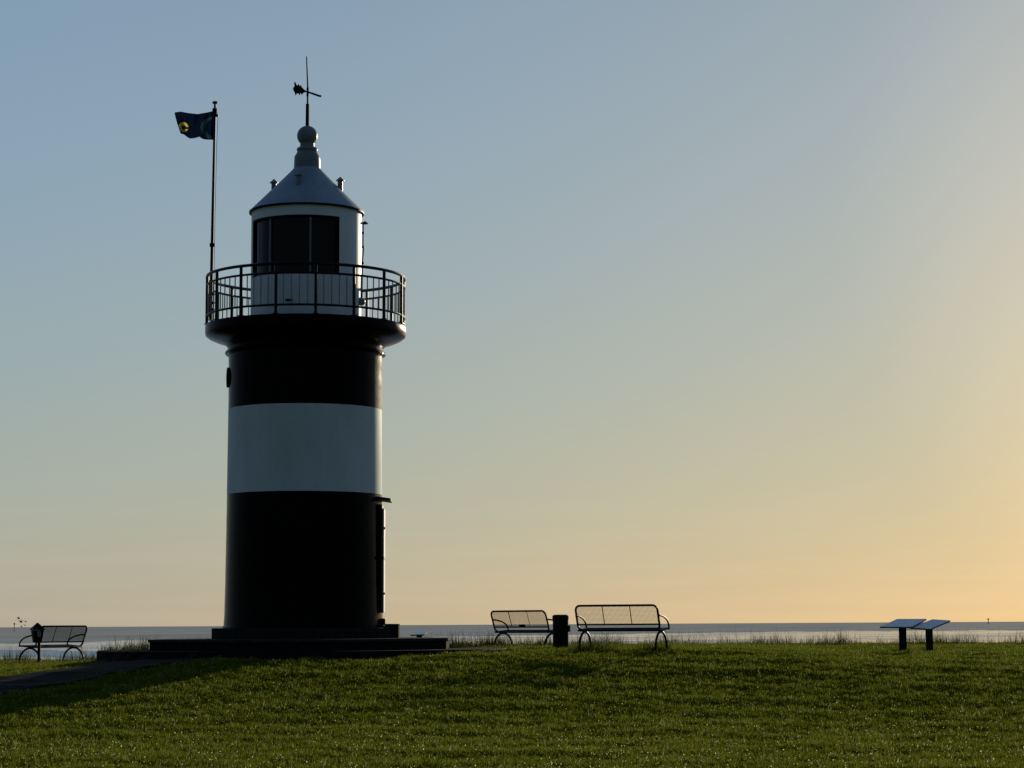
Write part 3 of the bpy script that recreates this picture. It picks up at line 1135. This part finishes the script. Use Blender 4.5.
info_board('left one of the two adjacent sloping boards on dark posts, its panel the wider', [(880.0, 626.6), (897.2, 618.9), (926.2, 618.8), (911.5, 626.8)], 50.0, 903.2, 650.6, 7.0)
info_board('right one of the two adjacent sloping boards on dark posts, turned towards the sea', [(910.0, 627.4), (932.6, 619.2), (950.2, 620.4), (930.2, 628.8)], 50.0, 929.8, 651.0, 6.6)
info_board('low sloping board seen beyond the right end of the stone terrace', [(410.5, 634.6), (419.0, 631.3), (430.5, 630.8), (424.5, 634.2)], 55.5, 419.5, 647.0, 6.0)

# ------------------------------------------------------------ beacons and birds far out
M_BEAC = mat('hazed_beacon_paint', (0.45, 0.33, 0.22), 0.8, 0.1, var=0.2, vscale=1)  # pale tan: the haze of the distance is put into the colour


def beacon(label, px, py_top, Yd, w):
    base = at(px, py_top, Yd)
    base.z = SEA_Z
    t = thing('sea_beacon', label, 'beacon', base)
    H = at(px, py_top, Yd).z - SEA_Z
    bm = bmesh.new()
    add_tube(bm, [(0, 0, -1), (0, 0, H * 0.85)], [0.45 * w, 0.3 * w], 8)
    obj('pole', bm, M_BEAC, t)
    bm = bmesh.new()
    add_lathe(bm, [(0, H * 0.74), (0.9 * w, H * 0.80), (1.0 * w, H * 0.9), (0.55 * w, H), (0, H)], 10)
    obj('topmark', bm, M_BEAC, t)


beacon('dark beacon pole with a topmark standing in the sea left of the lone bench', 14.4, 622.8, 2600, 1.0)
beacon('dark beacon pole with a topmark on the horizon at the far right', 988.2, 618.4, 5200, 2.6)

birds = [(18.6, 618.7, 'small dark bird flying topmost of the flock over the left beacon', 25, 1.1),
         (20.9, 622.2, 'largest dark bird of the flock, flying just under the topmost one', -15, 1.35),
         (25.6, 622.0, 'faint small bird of the flock flying nearest the hooded bin', 40, 0.8),
         (21.4, 626.9, 'small bird of the flock flying lowest, just above the horizon', 10, 0.8),
         (24.8, 625.6, 'tiny bird of the flock between the lowest and the rightmost one', -30, 0.7)]
for px, py, lab, yaw, sc in birds:
    c = at(px, py, 560)
    t = thing('bird', lab, 'bird', c, R(yaw), 'birds flying over the sea')
    bm = bmesh.new()
    L = 0.30 * sc
    add_tube(bm, [(-L, 0, 0), (-L * 0.75, 0, 0.02), (-L * 0.2, 0, 0.03), (L * 0.4, 0, 0.03), (L * 0.75, 0, 0.06), (L, 0, 0.06), (L * 1.25, 0, 0.04)], [0.03 * sc, 0.06 * sc, 0.11 * sc, 0.11 * sc, 0.06 * sc, 0.06 * sc, 0.01], 8)
    obj('body', bm, M_BIRD, t, smooth=True)
    for s in (-1, 1):
        bm = bmesh.new()
        up_ = 0.35 * sc
        sec = [(0.0, 0.05, 0.12), (0.33, up_ * 0.8, 0.13), (0.6, up_, 0.09), (0.85, up_ * 0.75, 0.01)]
        prev = None
        for yy, zz, ch in sec:
            ring = [bm.verts.new((ch * sc - yy * 0.15, s * yy * sc, zz)), bm.verts.new((-ch * sc - yy * 0.2, s * yy * sc, zz)), bm.verts.new((-ch * sc * 0.2 - yy * 0.18, s * yy * sc, zz + 0.03))]
            if prev:
                for i in range(3):
                    bm.faces.new((prev[i], prev[(i + 1) % 3], ring[(i + 1) % 3], ring[i]))
            prev = ring
        obj('wing', bm, M_BIRD, t)

# ------------------------------------------------------------ grass
def grass_mat(name, c0, c1, c2, rough=0.45, tr=0.5):
    m = bpy.data.materials.new(name)
    m.use_nodes = True
    nt = m.node_tree
    p = nt.nodes['Principled BSDF']
    at_ = nt.nodes.new('ShaderNodeAttribute')
    at_.attribute_name = 'hue'
    rp = nt.nodes.new('ShaderNodeValToRGB')
    e = rp.color_ramp.elements
    e[0].position = 0.0
    e[0].color = (*c0, 1)
    e[1].position = 1.0
    e[1].color = (*c2, 1)
    k = e.new(0.55)
    k.color = (*c1, 1)
    nt.links.new(at_.outputs['Fac'], rp.inputs['Fac'])
    nt.links.new(rp.outputs['Color'], p.inputs['Base Color'])
    p.inputs['Roughness'].default_value = rough
    p.inputs['Specular IOR Level'].default_value = 0.0
    t = nt.nodes.new('ShaderNodeBsdfTranslucent')
    nt.links.new(rp.outputs['Color'], t.inputs['Color'])
    mx = nt.nodes.new('ShaderNodeMixShader')
    mx.inputs[0].default_value = tr
    nt.links.new(p.outputs[0], mx.inputs[1])
    nt.links.new(t.outputs[0], mx.inputs[2])
    nt.links.new(mx.outputs[0], nt.nodes['Material Output'].inputs['Surface'])
    return m


def blades(name, x, y, h, w, hue, material, lean=0.6, bend=0.4, z=None):
    """each blade: a bent tapering strip of one quad and one triangle"""
    n = len(x)
    z = ground_z(x, y) - 0.008 if z is None else z
    a = rng.uniform(0, 2 * math.pi, n)          # facing
    d = rng.uniform(0, 2 * math.pi, n)          # lean direction
    l = rng.random(n) * lean
    fx, fy = np.cos(a) * w / 2, np.sin(a) * w / 2
    dx, dy = np.cos(d), np.sin(d)
    mx, my, mz = dx * h * l * 0.35, dy * h * l * 0.35, h * 0.6
    tx, ty, tz = dx * h * (l + bend * l), dy * h * (l + bend * l), h * np.sqrt(np.clip(1 - 0.5 * l * l, 0.3, 1))
    V = np.empty((n, 5, 3))
    V[:, 0] = np.stack([x - fx, y - fy, z], 1)
    V[:, 1] = np.stack([x + fx, y + fy, z], 1)
    V[:, 2] = np.stack([x + mx + fx * 0.8, y + my + fy * 0.8, z + mz], 1)
    V[:, 3] = np.stack([x + mx - fx * 0.8, y + my - fy * 0.8, z + mz], 1)
    V[:, 4] = np.stack([x + tx, y + ty, z + tz], 1)
    b = np.arange(n)[:, None] * 5
    f = np.concatenate([b + 0, b + 1, b + 2, b + 0, b + 2, b + 3, b + 3, b + 2, b + 4], 1).reshape(-1, 3)
    me = bpy.data.meshes.new(name)
    mesh_np(me, V.reshape(-1, 3), f, 3)
    at_ = me.attributes.new('hue', 'FLOAT', 'POINT')
    at_.data.foreach_set('value', np.repeat(hue, 5).astype(np.float32))
    me.materials.append(material)
    o = bpy.data.objects.new(name, me)
    COL.objects.link(o)
    return kind(o, 'stuff')


def patch(x, y, f, seed):
    r2 = np.random.default_rng(seed)
    w = np.zeros_like(x)
    for _ in range(14):
        fr_, a, ph = r2.uniform(0.4, 2.2) * f, r2.uniform(0, 6.28), r2.uniform(0, 6.28)
        w += np.sin(fr_ * (x * math.cos(a) + y * math.sin(a)) + ph)
    return w / math.sqrt(14)


def off_paving(x, y, m=0.0):
    ok = np.hypot(x - TX, y - TY) > APR + m
    for cx_, cy_ in PATH[::2]:
        ok &= np.hypot(x - cx_, y - cy_) > 1.04 + m + 0.12 * np.sin(x * 7.0 + 2 * np.sin(y * 5.0))
    return ok


N = 950000
yy = 23.0 + 35.0 * rng.random(N) ** 1.0
xx = rng.uniform(-1, 1, N) * (0.2246 * yy + 1.6)
ok = off_paving(xx, yy)
xx, yy = xx[ok], yy[ok]
pt1 = patch(xx, yy, 3.0, 1)
pt2 = 0.75 * patch(xx, yy * 0.6, 28.0, 2) + 0.6 * patch(xx, yy * 0.7, 9.0, 12)
keep = rng.random(len(xx)) < np.clip(0.70 + 0.36 * pt2 + 0.08 * pt1, 0.06, 1)
xx, yy, pt1, pt2 = xx[keep], yy[keep], pt1[keep], pt2[keep]
hgt = np.clip(rng.normal(0.042, 0.012, len(xx)) * (1 + 0.45 * pt2 + 0.08 * pt1), 0.012, 0.12)
wid = rng.uniform(0.004, 0.009, len(xx))
hue = np.clip(rng.normal(0.36, 0.14, len(xx)) + 0.04 * pt1 + 0.06 * pt2, 0, 0.56)
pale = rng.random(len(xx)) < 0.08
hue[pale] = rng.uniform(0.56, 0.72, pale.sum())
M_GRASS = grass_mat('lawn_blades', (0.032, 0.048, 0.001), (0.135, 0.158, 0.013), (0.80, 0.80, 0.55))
# sun glints painted as pale flecks over the sward, thicker towards the near lawn
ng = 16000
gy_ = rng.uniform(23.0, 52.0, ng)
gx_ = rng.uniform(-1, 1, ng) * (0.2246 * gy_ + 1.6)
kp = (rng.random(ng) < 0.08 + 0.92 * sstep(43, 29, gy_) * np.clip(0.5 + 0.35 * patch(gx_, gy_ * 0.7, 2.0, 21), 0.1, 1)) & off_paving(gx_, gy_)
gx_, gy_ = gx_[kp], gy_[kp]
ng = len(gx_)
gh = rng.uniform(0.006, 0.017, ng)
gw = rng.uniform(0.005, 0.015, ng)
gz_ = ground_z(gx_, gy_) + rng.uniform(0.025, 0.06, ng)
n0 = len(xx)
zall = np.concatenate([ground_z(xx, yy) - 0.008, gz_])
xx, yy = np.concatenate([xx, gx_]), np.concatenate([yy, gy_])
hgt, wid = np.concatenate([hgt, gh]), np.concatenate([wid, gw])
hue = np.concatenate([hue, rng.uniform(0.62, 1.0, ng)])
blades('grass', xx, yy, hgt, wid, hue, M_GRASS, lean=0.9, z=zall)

# rough uncut fringe along the brow and beside the paving
M_TALL = grass_mat('uncut_grass', (0.025, 0.036, 0.006), (0.045, 0.055, 0.010), (0.09, 0.08, 0.03), tr=0.35)
N = 52000
xx = rng.uniform(-14.5, 15, N)
yy = 56.0 + 1.0 * sstep(-5.5, -11.0, xx) + rng.normal(0.3, 0.7, N)
cl = patch(xx, yy * 0.6, 2.6, 5)
cl2 = patch(xx, yy * 0.4, 8.0, 6)
keep = (rng.random(N) < np.clip(0.45 + 0.3 * cl + 0.2 * cl2, 0.05, 1)) & off_paving(xx, yy)
xx, yy, cl, cl2 = xx[keep], yy[keep], cl[keep], cl2[keep]
hgt = np.clip(rng.gamma(1.9, 0.062, len(xx)) * (1 + 0.35 * cl + 0.25 * cl2), 0.04, 0.5)
wid = rng.uniform(0.003, 0.008, len(xx))
hue = rng.random(len(xx)) ** 1.5
blades('tall_grass', xx, yy, hgt, wid, hue, M_TALL, lean=0.5)
# weeds round the benches and beside the terrace
XX, YY, HH = [], [], []
for px, Yd, n_, spx, sy_, hh in ((146, 50.5, 300, 6, 0.5, 0.20), (122, 52, 360, 14, 0.7, 0.15), (88, 54.5, 300, 14, 0.5, 0.15), (134, 49.0, 260, 9, 0.5, 0.14), (112, 48.5, 160, 8, 0.4, 0.12),
                                 (470, 52, 300, 12, 0.6, 0.16), (495, 53.5, 420, 10, 0.35, 0.20), (540, 54, 420, 12, 0.4, 0.16), (585, 45.8, 420, 9, 0.25, 0.11),
                                 (600, 46.2, 380, 9, 0.3, 0.12), (655, 45.5, 420, 10, 0.25, 0.10), (560, 49.4, 240, 8, 0.15, 0.09), (903, 50, 160, 5, 0.12, 0.06), (930, 50, 160, 5, 0.12, 0.06),
                                 (455, 50, 220, 6, 0.5, 0.18)):
    p_ = at(px, 640, Yd)
    XX.append(p_.x + rng.normal(0, 1, n_) * spx * Yd / F)
    YY.append(Yd + rng.normal(0, 1, n_) * sy_)
    HH.append(np.clip(rng.gamma(3, hh / 3.2, n_), 0.03, 0.5))
xx, yy, hgt = np.concatenate(XX), np.concatenate(YY), np.concatenate(HH)
ok = np.hypot(xx - TX, yy - TY) > TR + 0.15
xx, yy, hgt = xx[ok], yy[ok], hgt[ok]
zz = ground_z(xx, yy) - 0.01
zz = np.where(np.hypot(xx - TX, yy - TY) < APR, APRON_Z - 0.01, zz)
blades('weeds', xx, yy, hgt, rng.uniform(0.005, 0.012, len(xx)), rng.random(len(xx)) * 0.8, M_TALL, lean=0.6, z=zz)
